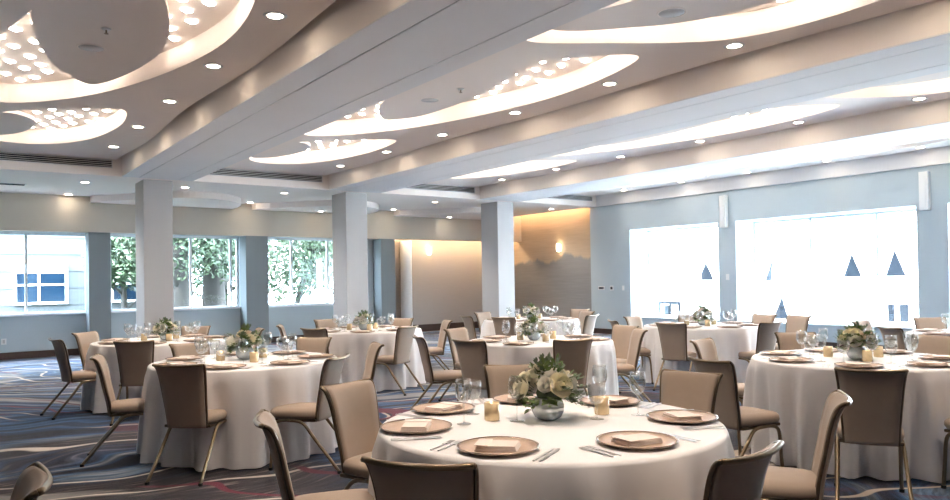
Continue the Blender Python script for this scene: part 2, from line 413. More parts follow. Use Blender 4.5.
for a, b in BWX: portal(((a+b)/2, GY+.07, (BZ0+BZ1)/2), (0, -1, 0), b-a, BZ1-BZ0)
for k, (a, b) in enumerate(BWX):
    struct('trim_%d' % (k+5), box(a-.03, b+.03, YB-.05, GY-.03, BZ0-.025, BZ0+.012), WHITE, 'white sill of back window number %d from the left' % (k+1), 'sill')
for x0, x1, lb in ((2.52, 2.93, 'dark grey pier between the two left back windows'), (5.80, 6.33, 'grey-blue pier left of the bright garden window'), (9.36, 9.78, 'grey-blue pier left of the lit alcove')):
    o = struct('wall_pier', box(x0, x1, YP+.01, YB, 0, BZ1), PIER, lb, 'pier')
# alcove with lit wall
struct('wall_alcove', join(box(9.7, 14.3, 17.95, 18.1, 0, HT), box(9.6, 9.7, 17.5, 18.1, 0, HT)), RECW, 'taupe alcove wall washed by light from above', 'wall')
struct('baseboard_alcove', box(9.7, 14.12, 17.93, 17.95, 0, 0.2), BASE, 'dark brown baseboard of the lit alcove wall', 'baseboard')
struct('column_round', lathe([(0.16, 0), (0.16, BZ1)], 24, 10.52, 17.74), WHITE, 'slim round column at the left of the lit alcove', 'column', smooth=True)
obj_ = tag(obj('cove_light', box(9.9, 14.0, 17.45, 17.50, 2.72, 2.76), COVE), 'hidden warm light strip above the alcove wall', 'light')
obj_ = tag(obj('cove_light', box(13.83, 13.86, 14.1, 17.2, 3.50, 3.53), COVE), 'hidden warm light strip above the mural wall', 'light')

# ---- columns
for x0, lb in ((2.91, 'leftmost square grey column in front of the back windows'), (6.80, 'second square column from the left, beside the garden window'), (10.75, 'rightmost square column, between the alcove and the mural')):
    o = struct('column', box(x0, x0+.49, 13.86, 14.52, 0, HB), COLM, lb, 'column', bevel=0.008)

# ---- beams
BX = [-5.06, -1.26, 2.54, 6.36, 10.12]
BW = 1.17
for k, x in enumerate(BX):
    xx = max(x, XL-.2)
    lb = ['ceiling beam left of the picture', 'ceiling beam above the left edge of the picture', 'broad ceiling beam running to the leftmost column', 'ceiling beam running to the second column', 'ceiling beam running to the rightmost column'][k]
    o = struct('ceiling_beam', box(xx, x+BW, YN, YC, HB+.012, HT), CEIL, lb, 'beam')
    e = [xx, x+.27, x+.92, x+BW]
    for a, b in zip(e, e[1:]):
        if b > a: obj('soffit_panel', box(a+(.006 if a > xx else 0), b-(.006 if b < x+BW else 0), YN, YC, HB, HB+.0125), BEAM, o)
        if xx < a: obj('seam', box(a-.006, a+.006, YN, YC, HB+.006, HB+.0125), SEAM, o)
struct('trim_cross_beam', box(XL, 14.0, YC, YC+.25, HB, HT), CEIL, 'cross beam with slot vents along the column line', 'beam')
struct('ceiling_soffit', box(XL, 13.80, YC+.25, YP+.2, HB, HB+.10), CEIL, 'low flat soffit between columns and back windows', 'ceiling')
struct('trim_valance', join(box(XR-.06, XR+.3, YN, YC+.3, HB, HT)), BEAM, 'pale valance band along the top of the right wall', 'trim')

# ---- curved ceiling plates with recesses
H1 = closed([(1.69, 4.82), (1.92, 5.35), (2.05, 6.15), (2.03, 6.95), (1.85, 7.9), (1.58, 8.75), (1.26, 9.4), (0.85, 9.92), (0.5, 10.05), (0.32, 9.6), (0.31, 8.6), (0.40, 7.6), (0.52, 6.95), (0.69, 6.2), (0.95, 5.55), (1.35, 5.0)])
H2 = closed([(1.80, 9.72), (1.95, 10.25), (1.96, 11.0), (1.80, 11.9), (1.46, 12.55), (1.0, 12.80), (0.62, 12.65), (0.44, 12.2), (0.43, 11.4), (0.60, 10.7), (1.0, 10.25), (1.4, 9.95)])
H0 = closed([(1.1, 0.4), (1.65, 1.0), (2.03, 2.0), (2.18, 2.9), (2.16, 3.55), (1.96, 4.05), (1.63, 4.36), (1.16, 4.68), (0.5, 5.05), (0.24, 4.6), (0.22, 3.2), (0.42, 1.6), (0.7, 0.7)])
C1 = closed([(1.20, 5.45), (1.36, 5.77), (1.50, 6.18), (1.62, 6.68), (1.68, 7.33), (1.56, 8.2), (1.34, 8.76), (1.03, 8.41), (0.79, 7.77), (0.66, 7.19), (0.60, 6.67), (0.64, 6.4), (0.85, 5.85)])
C1B = closed([(0.91, 5.55), (1.08, 5.85), (1.23, 6.46), (1.33, 7.04), (1.35, 7.58), (1.30, 8.24), (1.07, 8.62), (0.88, 8.5), (0.64, 8.1), (0.48, 7.6), (0.46, 7.1), (0.52, 6.6), (0.72, 5.98)])
C2 = closed([(0.45, 10.9), (0.75, 10.75), (1.02, 11.1), (1.02, 11.7), (0.85, 12.2), (0.6, 12.45), (0.47, 12.2), (0.44, 11.5)])
C0 = closed([(1.25, 1.4), (1.5, 2.3), (1.54, 3.2), (1.44, 3.72), (1.26, 4.08), (1.0, 4.38), (0.7, 4.66), (0.47, 4.72), (0.45, 4.35), (0.6, 3.8), (0.62, 2.6), (0.8, 1.7)])
BAYS = [(-3.80, 'out of view left'), (0.0, 'leftmost'), (3.81, 'second'), (7.58, 'third'), (11.36, 'rightmost')]
def gap(y): return 0.012 + 0.08*(0.5-0.5*math.cos(2*PI*(y-7.0)/4.6))
star_master = None
def star_shape():  # pin bulb with thin glowing arms, shaped like its camera glare
    V = [(0, 0, -0.03)]; Fa = []
    n = 16
    for k in range(n):
        a = 2*PI*k/n; r = 0.050 if k % 8 == 0 else (0.045 if k % 4 == 0 else (0.007 if k % 2 else 0.009))
        V.append((r*math.cos(a), r*math.sin(a), -0.012))
    for k in range(n): Fa.append((0, 1+(k+1) % n, 1+k))
    for k in range(n): V.append((V[1+k][0], V[1+k][1], -0.002))
    for k in range(n): Fa.append((1+k, 1+(k+1) % n, 1+n+(k+1) % n, 1+n+k))
    return V, Fa
star_glow = mesh('starburst_glow', star_shape(), STAR)
star_base = mesh('star_base', lathe([(0.0, 0), (0.011, 0), (0.011, -0.004), (0.0, -0.004)], 8), STEEL)
down_ring = mesh('trim_ring', lathe([(0.062, 0.004), (0.062, -0.004), (0.085, -0.006), (0.095, 0.0), (0.095, 0.004)], 24), WHITE, True)
down_lens = mesh('lens', lathe([(0.0, -0.002), (0.04, -0.0035), (0.062, -0.001), (0.062, 0.004), (0, 0.004)], 24), LENS, True)
spot = bpy.data.lights.new('downlight_lamp', 'SPOT'); spot.energy = DOWN_W; spot.color = WARM; spot.spot_size = math.radians(105); spot.spot_blend = 1.0; spot.shadow_soft_size = 0.06
spot_dim = spot.copy(); spot_dim.energy = DOWN_W*0.03
ORD = ['first', 'second', 'third', 'fourth', 'fifth', 'sixth', 'seventh', 'eighth']
def downlight(x, y, z, label, group, dim=False):
    t = thing('recessed_downlight', label, 'downlight', (x, y, z), 0, group)
    link('trim_ring', down_ring, t); link('lens', down_lens, t)
    l = link('downlight_lamp', spot_dim if dim else spot, t, (0, 0, -0.02))
    return t
def outline(poly, off, dx): return [(x+dx, y) for x, y in poly]
for bi, (dx, bn) in enumerate(BAYS):
    x0 = -0.09+dx; x1 = [None, 2.54, 6.36, 10.12, 13.89][bi] if bi else -1.26
    right = [(x1-gap(y), y) for y in [YN+0.05+i*0.25 for i in range(int((YC-YN-0.1)/0.25)+1)]] + [(x1-gap(YC), YC)]
    outer = [(x0, YN+.05)] + right + [(x0, YC)]
    hs = [[(x+dx, y) for x, y in h] for h in (H0, H1, H2)]
    cs = [[(x+dx, y) for x, y in c] for c in (C0, C1 if bi == 1 else C1B, C2)]
    o = struct('ceiling_plate', slab(outer, hs, HA, HT-.001), CEIL, 'wavy lower ceiling plate with oval recesses in the %s bay' % bn, 'ceiling')
    for k, y in enumerate((0.8, -1.7)):
        if k == 0 and bi < 3: downlight(2.19+dx, y, HA, '%s downlight behind the camera in the %s ceiling bay' % (ORD[k], bn), 'downlights behind the camera')
    if bi == 0: continue
    for c, w in zip(cs, ('nearest', 'large', 'far')):
        cc = tag(obj('ceiling_cloud', prism(c, HA+.02, HA+.07), CEIL), '%s rounded ceiling panel floating in a recess of the %s bay' % (w, bn), 'ceiling panel')
        # hidden hangers keep the panel up
        cx = sum(p[0] for p in c)/len(c); cy = sum(p[1] for p in c)/len(c)
        for a in (-.12, .12):
            for b in (-.35, .35): obj('hanger', box(cx+a-.01, cx+a+.01, cy+b-.01, cy+b+.01, HA+.07, HT), WHITE, cc)
    # starburst lights
    for h, c, w in zip(hs, cs, ('nearest', 'large', 'far')):
        xa, xb = min(p[0] for p in h), max(p[0] for p in h); ya, yb = min(p[1] for p in h), max(p[1] for p in h)
        if w == 'nearest' and bi == 1: continue
        y = ya+.12; row = 0
        while y < yb:
            x = xa + (0.06 if row % 2 else 0.19)
            while x < xb:
                p = (x+random.uniform(-.03, .03), y+random.uniform(-.04, .04))
                if inside(p, h) and edge_dist(p, h) > .06 and not (inside(p, c) and edge_dist(p, c) > .02):
                    if not (w == 'nearest' and p[1] < 2.6) and not (bi == 4 and p[1] < 6.5):
                        s = thing('starburst_light', 'tiny starburst light in the %s recess of the %s ceiling bay' % (w, bn), 'ceiling light', (p[0], p[1], HT), random.uniform(-.2, .2), 'starburst lights, %s recess, %s bay' % (w, bn))
                        link('star_base', star_base, s); link('starburst_glow', star_glow, s, (0, 0, -0.003))
                x += 0.25
            y += 0.27; row += 1
    # downlights along the beam side
    for k, y in enumerate((12.42, 10.70, 9.02, 7.33, 5.68, 4.10, 2.45)):
        downlight(2.19+dx, y, HA, '%s recessed downlight from the vent in the %s ceiling bay' % (ORD[k], bn), 'downlights of the %s bay' % bn, bi == 4)
    # slot vent on the cross beam
    vx0, vx1 = x0+.25, x1-.16
    v = thing('slot_vent', ['', 'leftmost long slot vent on the cross beam', 'slot vent above and left of the second column', 'slot vent above and left of the rightmost column', 'slot vent at the right end of the cross beam'][bi], 'air vent', (0, 0, 0), 0, 'slot vents on the cross beam')
    obj('vent_back', box(vx0, vx1, YC-.012, YC+.01, 3.445, 3.565), VDARK, v)
    for j in range(4):
        obj('slat', box(vx0, vx1, YC-.028, YC-.008, 3.459+j*.03, 3.466+j*.03), VSLAT, v)
    obj('vent_frame', join(box(vx0-.015, vx1+.015, YC-.02, YC, 3.43, 3.445), box(vx0-.015, vx1+.015, YC-.02, YC, 3.563, 3.575), box(vx0-.015, vx0, YC-.02, YC, 3.445, 3.563), box(vx1, vx1+.015, YC-.02, YC, 3.445, 3.563)), BEAM, v)
    # speaker grille and sprinkler on the large and near panel
    for (sx, sy, w) in ((1.13 if bi == 1 else .95, 7.42, 'large'), (1.05, 3.9, 'nearest')):
        if bi == 1 and w == 'nearest': continue
        sp = thing('ceiling_speaker', 'round flush speaker grille on the %s panel of the %s bay' % (w, bn), 'speaker', (sx+dx, sy, HA+.02), 0)
        obj('speaker_rim', lathe([(0.105, 0.002), (0.105, -0.004), (0.12, -0.006), (0.125, 0.002)], 28), CEIL, sp, True)
        obj('speaker_grille', lathe([(0, -0.004), (0.105, -0.003), (0.105, 0.002), (0, .002)], 28), GRILLE, sp, True)
        sk = thing('sprinkler_head', 'small sprinkler head on the %s panel of the %s bay' % (w, bn), 'sprinkler', (sx+dx+.02, sy-.62, HA+.02), 0)
        obj('escutcheon', lathe([(0, 0.002), (0.04, 0.0), (0.03, -0.01), (0.012, -0.012), (0, -0.012)], 16), PLAST, sk, True)
        obj('deflector', join(lathe([(0, -0.012), (0.008, -0.012), (0.006, -0.04), (0, -0.04)], 8), lathe([(0, -0.04), (0.018, -0.04), (0.018, -0.043), (0, -0.043)], 12)), CHAMP, sk)
# soffit downlights
for k, (x, y) in enumerate(((2.13, 16.85), (2.13, 14.75), (3.83, 14.67), (5.79, 16.70), (7.53, 16.70), (5.78, 14.62), (9.54, 16.68), (9.50, 14.65), (11.32, 16.74), (13.21, 14.70), (0.3, 16.8), (0.3, 14.7))):
    nm = ['behind the leftmost column, near the house window', 'just behind the left slot vent', 'right of the leftmost column top', 'above the grey-blue middle pier', 'left of the second column, near the windows', 'between first and second column, near the beam', 'right of the second column near the bulkhead', 'midway between second and right column tops', 'left of the right column near the bulkhead', 'in front of the mural wall', 'near the left edge by the back window', 'near the left edge by the slot vent'][k]
    downlight(x, y, HB-.13 if k in (4, 8) else HB, 'soffit downlight '+nm, 'soffit downlights', y > 16)
# dropped wavy fins on the soffit by the back wall
for k, xt in enumerate((2.55, 5.95, 9.75)):
    poly = [(xt, 16.75)] + [(p.x, p.y) for p in bez([(xt+.25, 16.55, 0), (xt+.9, 15.75, 0), (xt+1.5, 15.2, 0), (xt+2.2, 15.3, 0), (xt+2.75, 15.9, 0), (xt+2.95, 16.7, 0)])] + [(xt+2.95, YP), (xt, YP)]
    tag(obj('ceiling_fin', prism(poly, HB-.13, HB), CEIL), ['curved dropped ceiling panel behind the leftmost column', 'curved dropped ceiling panel behind the second column', 'curved dropped ceiling panel left of the rightmost column'][k], 'ceiling panel')
# small ceiling diffuser in the left soffit
dv = thing('ceiling_diffuser', 'small dark linear diffuser in the soffit at left', 'air vent', (0.95, 15.6, HB), 0)
obj('diffuser_frame', box(-.35, .35, -.1, .1, -.006, 0), PLAST, dv)
for j in range(4): obj('slat', box(-.32, .32, -.08+j*.045, -.055+j*.045, -.012, -.005), VDARK, dv)

# ---- wall fittings
def channel(y, z0, z1, label):
    t = thing('wall_light_channel', label, 'wall light', (XR, y, 0), 0, 'vertical white channels on the right wall')
    obj('body', box(-.11, 0, -.075, .075, z0, z1), PLAST, t, bevel=0.006)
    obj('front_lens', box(-.118, -.108, -.035, .035, z0+.03, z1-.03), PLAST, t)
channel(9.85, 2.50, 3.20, 'white vertical channel on the pilaster between the two windows')
channel(5.78, 2.53, 3.20, 'white vertical channel at the upper right, right of the wide window')
def wallplate(name, y, z, w, h, label, m=PLAST, cat='switch', btn=None):
    t = thing(name, label, cat, (XR, y, z), 0)
    obj('cover_plate', box(-.012, 0, -w/2, w/2, -h/2, h/2), m, t, bevel=0.003)
    if btn: obj('button', box(-.018, -.010, -btn[0]/2, btn[0]/2, -btn[1]/2, btn[1]/2), btn[2], t)
wallplate('control_panel', 13.62, 1.10+.08, .22, .10, 'white control panel with dark screen left of the small window', PLAST, 'panel', (.17, .055, BLACKP))
wallplate('thermostat', 13.26, 1.18, .11, .12, 'small thermostat beside the dark-screened control panel', PLAST, 'thermostat', (.07, .07, BLACKP))
wallplate('light_switch', 12.87, 1.18, .07, .12, 'white light switch nearest the small window', PLAST, 'switch', (.03, .06, PLAST))
wallplate('light_switch', 9.82, 1.42, .08, .13, 'white switch plate on the pilaster between the windows', PLAST, 'switch', (.03, .06, PLAST))
ot = thing('wall_outlet', 'small outlet low on the back wall at far left', 'outlet', (1.05, YB, 0.36), 0)
obj('cover_plate', box(-.045, .045, -.01, 0, -.06, .06), PLAST, ot, bevel=.003); obj('socket', box(-.02, .02, -.014, -.009, -.035, .035), GRILLE, ot)
def sconce(loc, rz, label):
    t = thing('wall_sconce', label, 'sconce', loc, rz, 'glass wall sconces')
    obj('back_plate', box(-.05, .05, -.02, 0, -.10, .10), STEEL, t, bevel=.004)
    obj('glass_shade', lathe([(0.035, -.10), (0.05, -.06), (0.055, .02), (0.05, .10), (0.04, .12)], 16, 0, -.08), SCON, t, True)
    obj('arm', tube([(0, -.02, -.08), (0, -.05, -.11), (0, -.08, -.10)], .008), STEEL, t)
sconce((11.38, 17.95, 2.28), 0, 'lit glass sconce on the taupe alcove wall')
sconce((14.12, 15.35, 2.30), -PI/2, 'lit glass sconce on the painted mural wall')

# ================================================================== CHAIRS
def chair_master():
    root = link('banquet_chair', None)
    # seat cushion: rounded plan, domed top
    def seat():
        V, Fa = [], []; n = 28
        def ring(sx, sy, z, e=4.0):
            for k in range(n):
                a = 2*PI*k/n; c, s = math.cos(a), math.sin(a)
                x = math.copysign(abs(c)**(2/e), c)*sx; y = math.copysign(abs(s)**(2/e), s)*sy
                V.append((x*(1-0.06*(1-(y/sy if sy else 0))*0.5), y+0.02, z))
        for sx, sy, z in ((.175, .19, .395), (.193, .212, .40), (.202, .222, .42), (.20, .220, .445), (.187, .205, .462), (.13, .14, .472), (.001, .001, .475)): ring(sx, sy, z)
        for i in range(6):
            for k in range(n):
                k2 = (k+1) % n; Fa.append((i*n+k, i*n+k2, (i+1)*n+k2, (i+1)*n+k))
        Fa.append(tuple(reversed(range(n))))
        return V, Fa
    obj('seat', seat(), FAB, root, True)
    obj('seat_frame', join(box(-.182, .182, -.17, .20, .375, .396)), BRONZE, root, bevel=.006)
    # back: profile (y, z, half width)
    prof = bez([(-.185, .375, .152), (-.20, .48, .157), (-.23, .61, .166), (-.256, .73, .176), (-.278, .80, .184), (-.300, .84, .190), (-.325, .855, .193)], 3)
    def sheet(off, wscale, i0=0, i1=None, nx=8, th=0.012):
        P = prof[i0:i1]; V, Fa = [], []
        for side in (0, 1):
            for p in P:
                y, z, w = p
                for j in range(nx+1):
                    u = -1+2*j/nx
                    V.append((u*w*wscale, y+off+0.022*u*u*(0.4+z) + (th if side else 0), z))
        m = len(P)*(nx+1)
        for i in range(len(P)-1):
            for j in range(nx):
                a = i*(nx+1)+j; b = a+1; c = a+nx+2; d = a+nx+1
                Fa.append((a, b, c, d)); Fa.append((m+a, m+d, m+c, m+b))
        for j in range(nx):
            a, b = j, j+1; Fa.append((a, m+a, m+b, b)); a2 = (len(P)-1)*(nx+1)+j; Fa.append((a2, a2+1, m+a2+1, m+a2))
        for i in range(len(P)-1):
            a = i*(nx+1); d = a+nx+1; Fa.append((a, d, m+d, m+a)); a = a+nx; d = d+nx; Fa.append((a, m+a, m+d, d))
        return V, Fa
    obj('back_pad', sheet(0.004, 0.95, 0, None, th=.016), FAB, root, True)
    obj('back_panel', sheet(-0.014, 0.97, 0, -2, th=.012), FAB, root, True)
    for s in (-1, 1):
        obj('side_rail', tube([(s*p[2], p[0]+.006+0.022*(0.4+p[1]), p[1]) for p in prof], .0095, 8), BRONZE, root, True)
    top = []
    for j in range(13):
        u = -1+2*j/12; p = prof[-1]
        top.append((u*p[2], p[0]+0.022*u*u*1.3+.002, p[1]-.010*(1-u*u)))
    obj('top_rail', tube(top, .011, 8), CHAMP, root, True)
    for s in (-1, 1):
        fl = bez([(s*0.182, .03, .383), (s*0.184, .10, .383), (s*0.187, .155, .365), (s*0.189, .178, .31), (s*0.190, .19, .16), (s*0.193, .20, .012)], 3)
        rl = bez([(s*0.182, .05, .383), (s*0.182, -.03, .378), (s*0.184, -.085, .35), (s*0.189, -.15, .27), (s*0.196, -.27, .13), (s*0.204, -.37, .012)], 3)
        for nm, pth in (('leg', fl), ('leg', rl)):
            l = obj(nm, tube(pth, .0125, 8), CHAMP, root, True)
            e = pth[-1]; obj('foot_cap', lathe([(0, 0), (.016, 0), (.016, .02), (0, .02)], 8, e[0], e[1], 0), RUB, l)
    return root
chair0 = chair_master(); chair_used = [False]
def chair_at(P, d, label, group):
    """P: point under the back's top edge; d: direction the chair faces"""
    d = Vector((d[0], d[1], 0)).normalized()
    c = chair0 if not chair_used[0] else copy_tree(chair0)
    chair_used[0] = True
    o = Vector((P[0], P[1], 0)) + d*0.318
    c.location = (o.x, o.y, 0); c.rotation_euler = (0, 0, math.atan2(d.y, d.x)-PI/2)
    return tag(c, label, 'chair', group)

TR = 0.80; TH = 0.76
TABLES = dict(
    T1=(2.33, 2.63, 'nearest round table'), T2=(2.20, 6.50, 'left foreground round table'), T3=(2.23, 9.61, 'round table before the leftmost column'),
    T4=(4.87, 9.38, 'round table before the second column'), T5=(5.38, 6.21, 'round table behind the nearest one'),
    T6=(5.95, 3.00, 'right foreground round table'), T7=(8.57, 6.45, 'round table by the small window'), T8=(8.09, 9.55, 'round table before the painted wall'),
    T9=(9.31, 3.25, 'round table cut by the right edge'))
def PX(x, y, z=.862): return atz(x, y, z)
CH = [  # table, pixel of the back's top centre, extra turn (deg), label
    ('T1', (414, 462), 8, 'tan chair seen from behind at the near left of the nearest table'),
    ('T1', (760, 451), 12, 'dark-looking chair seen from behind at the near right of the nearest table'),
    ('T1', (343, 382), 0, 'tan chair facing the camera, left of the nearest table, next to its left rim'),
    ('T1', (257, 417), 4, 'tan chair in side view at the bottom left, its seat against the nearest table'),
    ('T1', (512, 364), 0, 'tan chair facing the camera directly behind the nearest table centre'),
    ('T1', (694, 371), 0, 'tan chair facing the camera at the right rear of the nearest table'),
    ('T1', (848, 396), -22, 'tan chair in side view facing left at the right of the nearest table'),
    ('T2', (178, 364), 0, 'brown chair seen from behind at the front of the left foreground table'),
    ('T2', (191, 343), 0, 'tan chair facing the camera at the far left of the left foreground table'),
    ('T2', (92, 356), 0, 'tan chair in side view facing right, left of the left foreground table'),
    ('T2', (342, 356), 25, 'chair with pale sheen on its back at the near right of the left foreground table'),
    ('T2', (381, 343), 0, 'tan chair in side view facing left, right of the left foreground table'),
    ('T2', (316, 337), 0, 'tan chair facing the camera at the far right of the left foreground table'),
    ('T3', (133, 341), 0, 'brown chair seen from behind at the front of the table before the leftmost column'),
    ('T3', (93, 332), 0, 'tan chair facing the camera at the far left of the table before the leftmost column'),
    ('T3', (52, 339), 0, 'chair in side view at the far left, nearest the blue carpet and windows'),
    ('T3', (197, 326), 0, 'brown chair facing the camera, right of the leftmost column'),
    ('T3', (263, 328), 0, 'small chair facing left, between the two left tables and the middle pier'),
    ('T4', (314, 328), 0, 'brown chair seen from behind at the near left of the table before the second column'),
    ('T4', (325, 319), 0, 'pale chair facing the camera left of the second column base'),
    ('T4', (403, 318), 0, 'tan chair facing the camera at the far right of the table before the second column'),
    ('T4', (410, 326), 20, 'pale grey chair seen from behind, right of the table before the second column'),
    ('T4', (277, 325), 0, 'slim chair in side view facing right, left of the table before the second column'),
    ('T4', (450, 320), 0, 'small chair facing left in the open floor before the lit alcove'),
    ('T5', (466, 340), 0, 'brown chair seen from behind at the near left of the table behind the nearest one'),
    ('T5', (573, 339), 0, 'brown chair seen from behind at the near right of the table behind the nearest one'),
    ('T5', (415, 336), 0, 'chair in side view facing right, left of the table behind the nearest one'),
    ('T5', (640, 329), 0, 'pale-backed chair facing left, right of the table behind the nearest one'),
    ('T5', (628, 325), 0, 'tan chair showing its front pad, far right of the table behind the nearest one'),
    ('T5', (453, 328), 0, 'pale chair facing the camera, far left of the table behind the nearest one'),
    ('T6', (706, 359), 0, 'dark chair facing right at the left of the right foreground table'),
    ('T6', (871, 369), 0, 'dark chair seen from behind in front of the right foreground table'),
    ('T6', (794, 332), 0, 'tan chair facing the camera at the far left of the right foreground table'),
    ('T6', (937, 335), 0, 'tan chair at the far right of the right foreground table, by the picture edge'),
    ('T6', (698, 339), 0, 'cream chair facing the camera between the small-window table and the right foreground table'),
    ('T7', (676, 322), 0, 'grey chair seen from behind at the near left of the table by the small window'),
    ('T7', (760, 321), 0, 'grey chair at the near right of the table by the small window'),
    ('T7', (690, 314), 0, 'pale chair facing the camera behind the flowers at the small window'),
    ('T7', (766, 314), 0, 'pale chair right of the table by the small window, under the wide window'),
    ('T7', (610, 320), 0, 'grey chair in side view facing right, left of the table by the small window'),
    ('T7', (630, 316), 0, 'white-looking chair facing the camera at the far left of the small-window table'),
    ('T8', (589, 311), 0, 'white-looking chair in side view at the right of the table before the painted wall'),
    ('T8', (581, 309), 0, 'pale chair facing the camera at the far right of the table before the painted wall'),
    ('T8', (567, 314), 0, 'grey chair seen from behind at the near right of the table before the painted wall'),
    ('T8', (503, 317), 0, 'grey-brown chair seen from behind just below the rightmost column'),
    ('T8', (481, 312), 0, 'pale chair at the left of the table before the painted wall'),
    ('T8', (464, 316), 0, 'slim grey chair in side view facing right, left of the rightmost column'),
    ('T9', (886, 327), 0, 'dark grey chair seen from behind near the right edge, beyond the right foreground table'),
    ('T9', (857, 320), 0, 'chair facing right under the wide window, its top just above the flowers'),
    ('T9', (928, 317), 0, 'tan chair facing the camera at the right edge under the wide window'),
]
CHAIR_POS = {k: [] for k in TABLES}
for t, (px, py), turn, lb in CH:
    P = PX(px, py); tx, ty, _ = TABLES[t]
    v = Vector((P.x-tx, P.y-ty)); r = v.length
    lim = 1.18
    if r < lim: v = v*(lim/r); P = Vector((tx+v.x, ty+v.y, .862))
    d = Matrix.Rotation(math.radians(turn), 2) @ (-v)
    chair_at(P, d, lb, 'banquet chairs')
    CHAIR_POS[t].append(math.atan2(v.y, v.x))
sl = PX(801, 315); chair_at(sl, (-1, .15), 'slim pale chair in side view under the left part of the wide window', 'banquet chairs')
s2 = atz(990, 421, .46); chair_at((s2.x-.15, s2.y-.33), (TABLES['T6'][0]-s2.x, TABLES['T6'][1]-s2.y), 'dark chair at the right edge, only its seat corner showing', 'banquet chairs')
bl = PX(47, 474); dv_ = -Rv*0.85 - Fv*0.52; chair_at(bl, (dv_.x, dv_.y), 'tan chair whose top alone shows in the bottom left corner', 'banquet chairs')

# ================================================================== TABLES
def cloth(seed):
    rnd = random.Random(seed); V, Fa = [], []; n = 144
    ph = [rnd.uniform(0, 6.28) for _ in range(4)]; nf = rnd.choice((15, 16, 17, 18))
    def fold(a): return 0.5*math.sin(nf*a+ph[0]+0.7*math.sin(3*a+ph[1])) + 0.3*math.sin((nf*2-5)*a+ph[2]) + 0.25*math.sin(5*a+ph[3])
    prof = [(0.0, TH+.004), (0.3, TH+.004), (0.6, TH+.004), (0.77, TH+.004), (0.792, TH+.002), (TR, TH-.012)]
    for r, z in prof:
        for k in range(n):
            a = 2*PI*k/n; V.append((max(r, .001)*math.cos(a), max(r, .001)*math.sin(a), z))
    for i in range(1, 9):
        t = i/8; z = (TH-.012)*(1-t)+.012*t
        for k in range(n):
            a = 2*PI*k/n; amp = 0.088*t**0.6
            r = TR+0.010+0.020*t+amp*fold(a)*(1 if t > .1 else .7)
            V.append((r*math.cos(a), r*math.sin(a), z))
    rows = len(prof)+8
    for i in range(rows-1):
        for k in range(n):
            k2 = (k+1) % n; Fa.append((i*n+k, (i+1)*n+k, (i+1)*n+k2, i*n+k2))
    return V, Fa
def table(key, seed):
    x, y, ph = TABLES[key]
    t = thing('banquet_table', {'T1': 'nearest round table with floor-length white cloth and gold votives', 'T2': 'white-clothed round table in the left foreground, with cream rose centrepiece'}.get(key, 'white-clothed '+ph), 'table', (x, y, 0), random.Random(seed).uniform(0, 6), 'round banquet tables')
    obj('tablecloth', cloth(seed), CLOTH, t, True)
    obj('tabletop', lathe([(0, TH-.03), (TR-.02, TH-.03), (TR-.012, TH-.015), (TR-.02, TH), (0, TH)], 48), WOOD, t)
    for s in (-1, 1):
        obj('leg', join(tube([(s*.45, -.4, .0), (s*.45, -.4, .72)], .016), tube([(s*.45, .4, .0), (s*.45, .4, .72)], .016), tube([(s*.45, -.4, .12), (s*.45, .4, .12)], .012)), STEEL, t)
for i, k in enumerate(TABLES): table(k, 11+i)

# ---- tableware masters
Z0 = TH+.006
charger_me = mesh('plate_well', lathe([(0, .002), (.10, .002), (.115, .006), (.158, .014), (.158, .010), (.11, 0), (0, 0)], 40), CHARG, True)
rim_me = mesh('plate_rim', lathe([(.158, .010), (.163, .0125), (.165, .016), (.161, .0175), (.156, .0145)], 40), CHRIM, True)
def napkin_shape():
    sh = []
    for k in range(4):
        w, d = .085-.002*k, .062-.0015*k
        sh.append(box(-w+.003*(k % 2), w, -d, d-.004*(k % 2), .0055*k, .0055*k+.005))
    return join(*sh)
napkin_me = mesh('napkin', napkin_shape(), NAPK, False, .0025)
band_me = mesh('napkin_fold', box(-.087, -.03, -.064, .064, .0215, .0245), NAPK, False, .0015)
wine_bowl = mesh('bowl', lathe([(.004, .098), (.022, .108), (.036, .128), (.041, .155), (.039, .185), (.034, .212), (.0325, .212), (.0375, .185), (.0395, .155), (.0345, .13), (.02, .110), (.0, .104)], 20), GLASS, True)
wine_stem = mesh('stem', lathe([(.006, .004), (.0038, .02), (.0034, .06), (.0045, .1), (0, .101)], 10), GLASS, True)
wine_foot = mesh('foot', lathe([(0, 0), (.034, 0), (.034, .0015), (.012, .004), (.005, .007), (0, .008)], 20), GLASS, True)
gob_bowl = mesh('bowl', lathe([(.004, .070), (.026, .078), (.040, .098), (.045, .130), (.043, .168), (.041, .168), (.043, .130), (.038, .10), (.024, .082), (0, .076)], 20), GLASS, True)
gob_stem = mesh('stem', lathe([(.007, .004), (.005, .02), (.005, .05), (.008, .072), (0, .073)], 10), GLASS, True)
vot_me = mesh('cup', lathe([(0, 0), (.033, 0), (.036, .004), (.036, .085), (.032, .085), (.032, .008), (0, .008)], 20), GOLDG, True)
wax_me = mesh('candle', join(lathe([(0, .009), (.030, .009), (.030, .045), (0, .043)], 16), tube([(0, 0, .043), (.001, 0, .058)], .0012, 5)), WAX)
def fork_shape():
    sh = [box(-.004, .004, -.10, .02, .001, .0035), box(-.011, .011, .02, .045, .001, .0035)]
    for k in range(4): sh.append(box(-.011+.0065*k, -.0085+.0065*k+.001, .045, .09, .001, .0035))
    return join(*sh)
fork_me = mesh('fork', fork_shape(), STEEL)
knife_blade = mesh('knife', prism([(-.005, -.11), (.005, -.11), (.006, -.01), (.009, .0), (.0095, .08), (.005, .105), (-.005, .11), (-.004, .0), (-.006, -.01)], .001, .0035), STEEL)
SEAT = ['nearest', 'near left', 'left', 'far left', 'far right', 'right', 'near right']
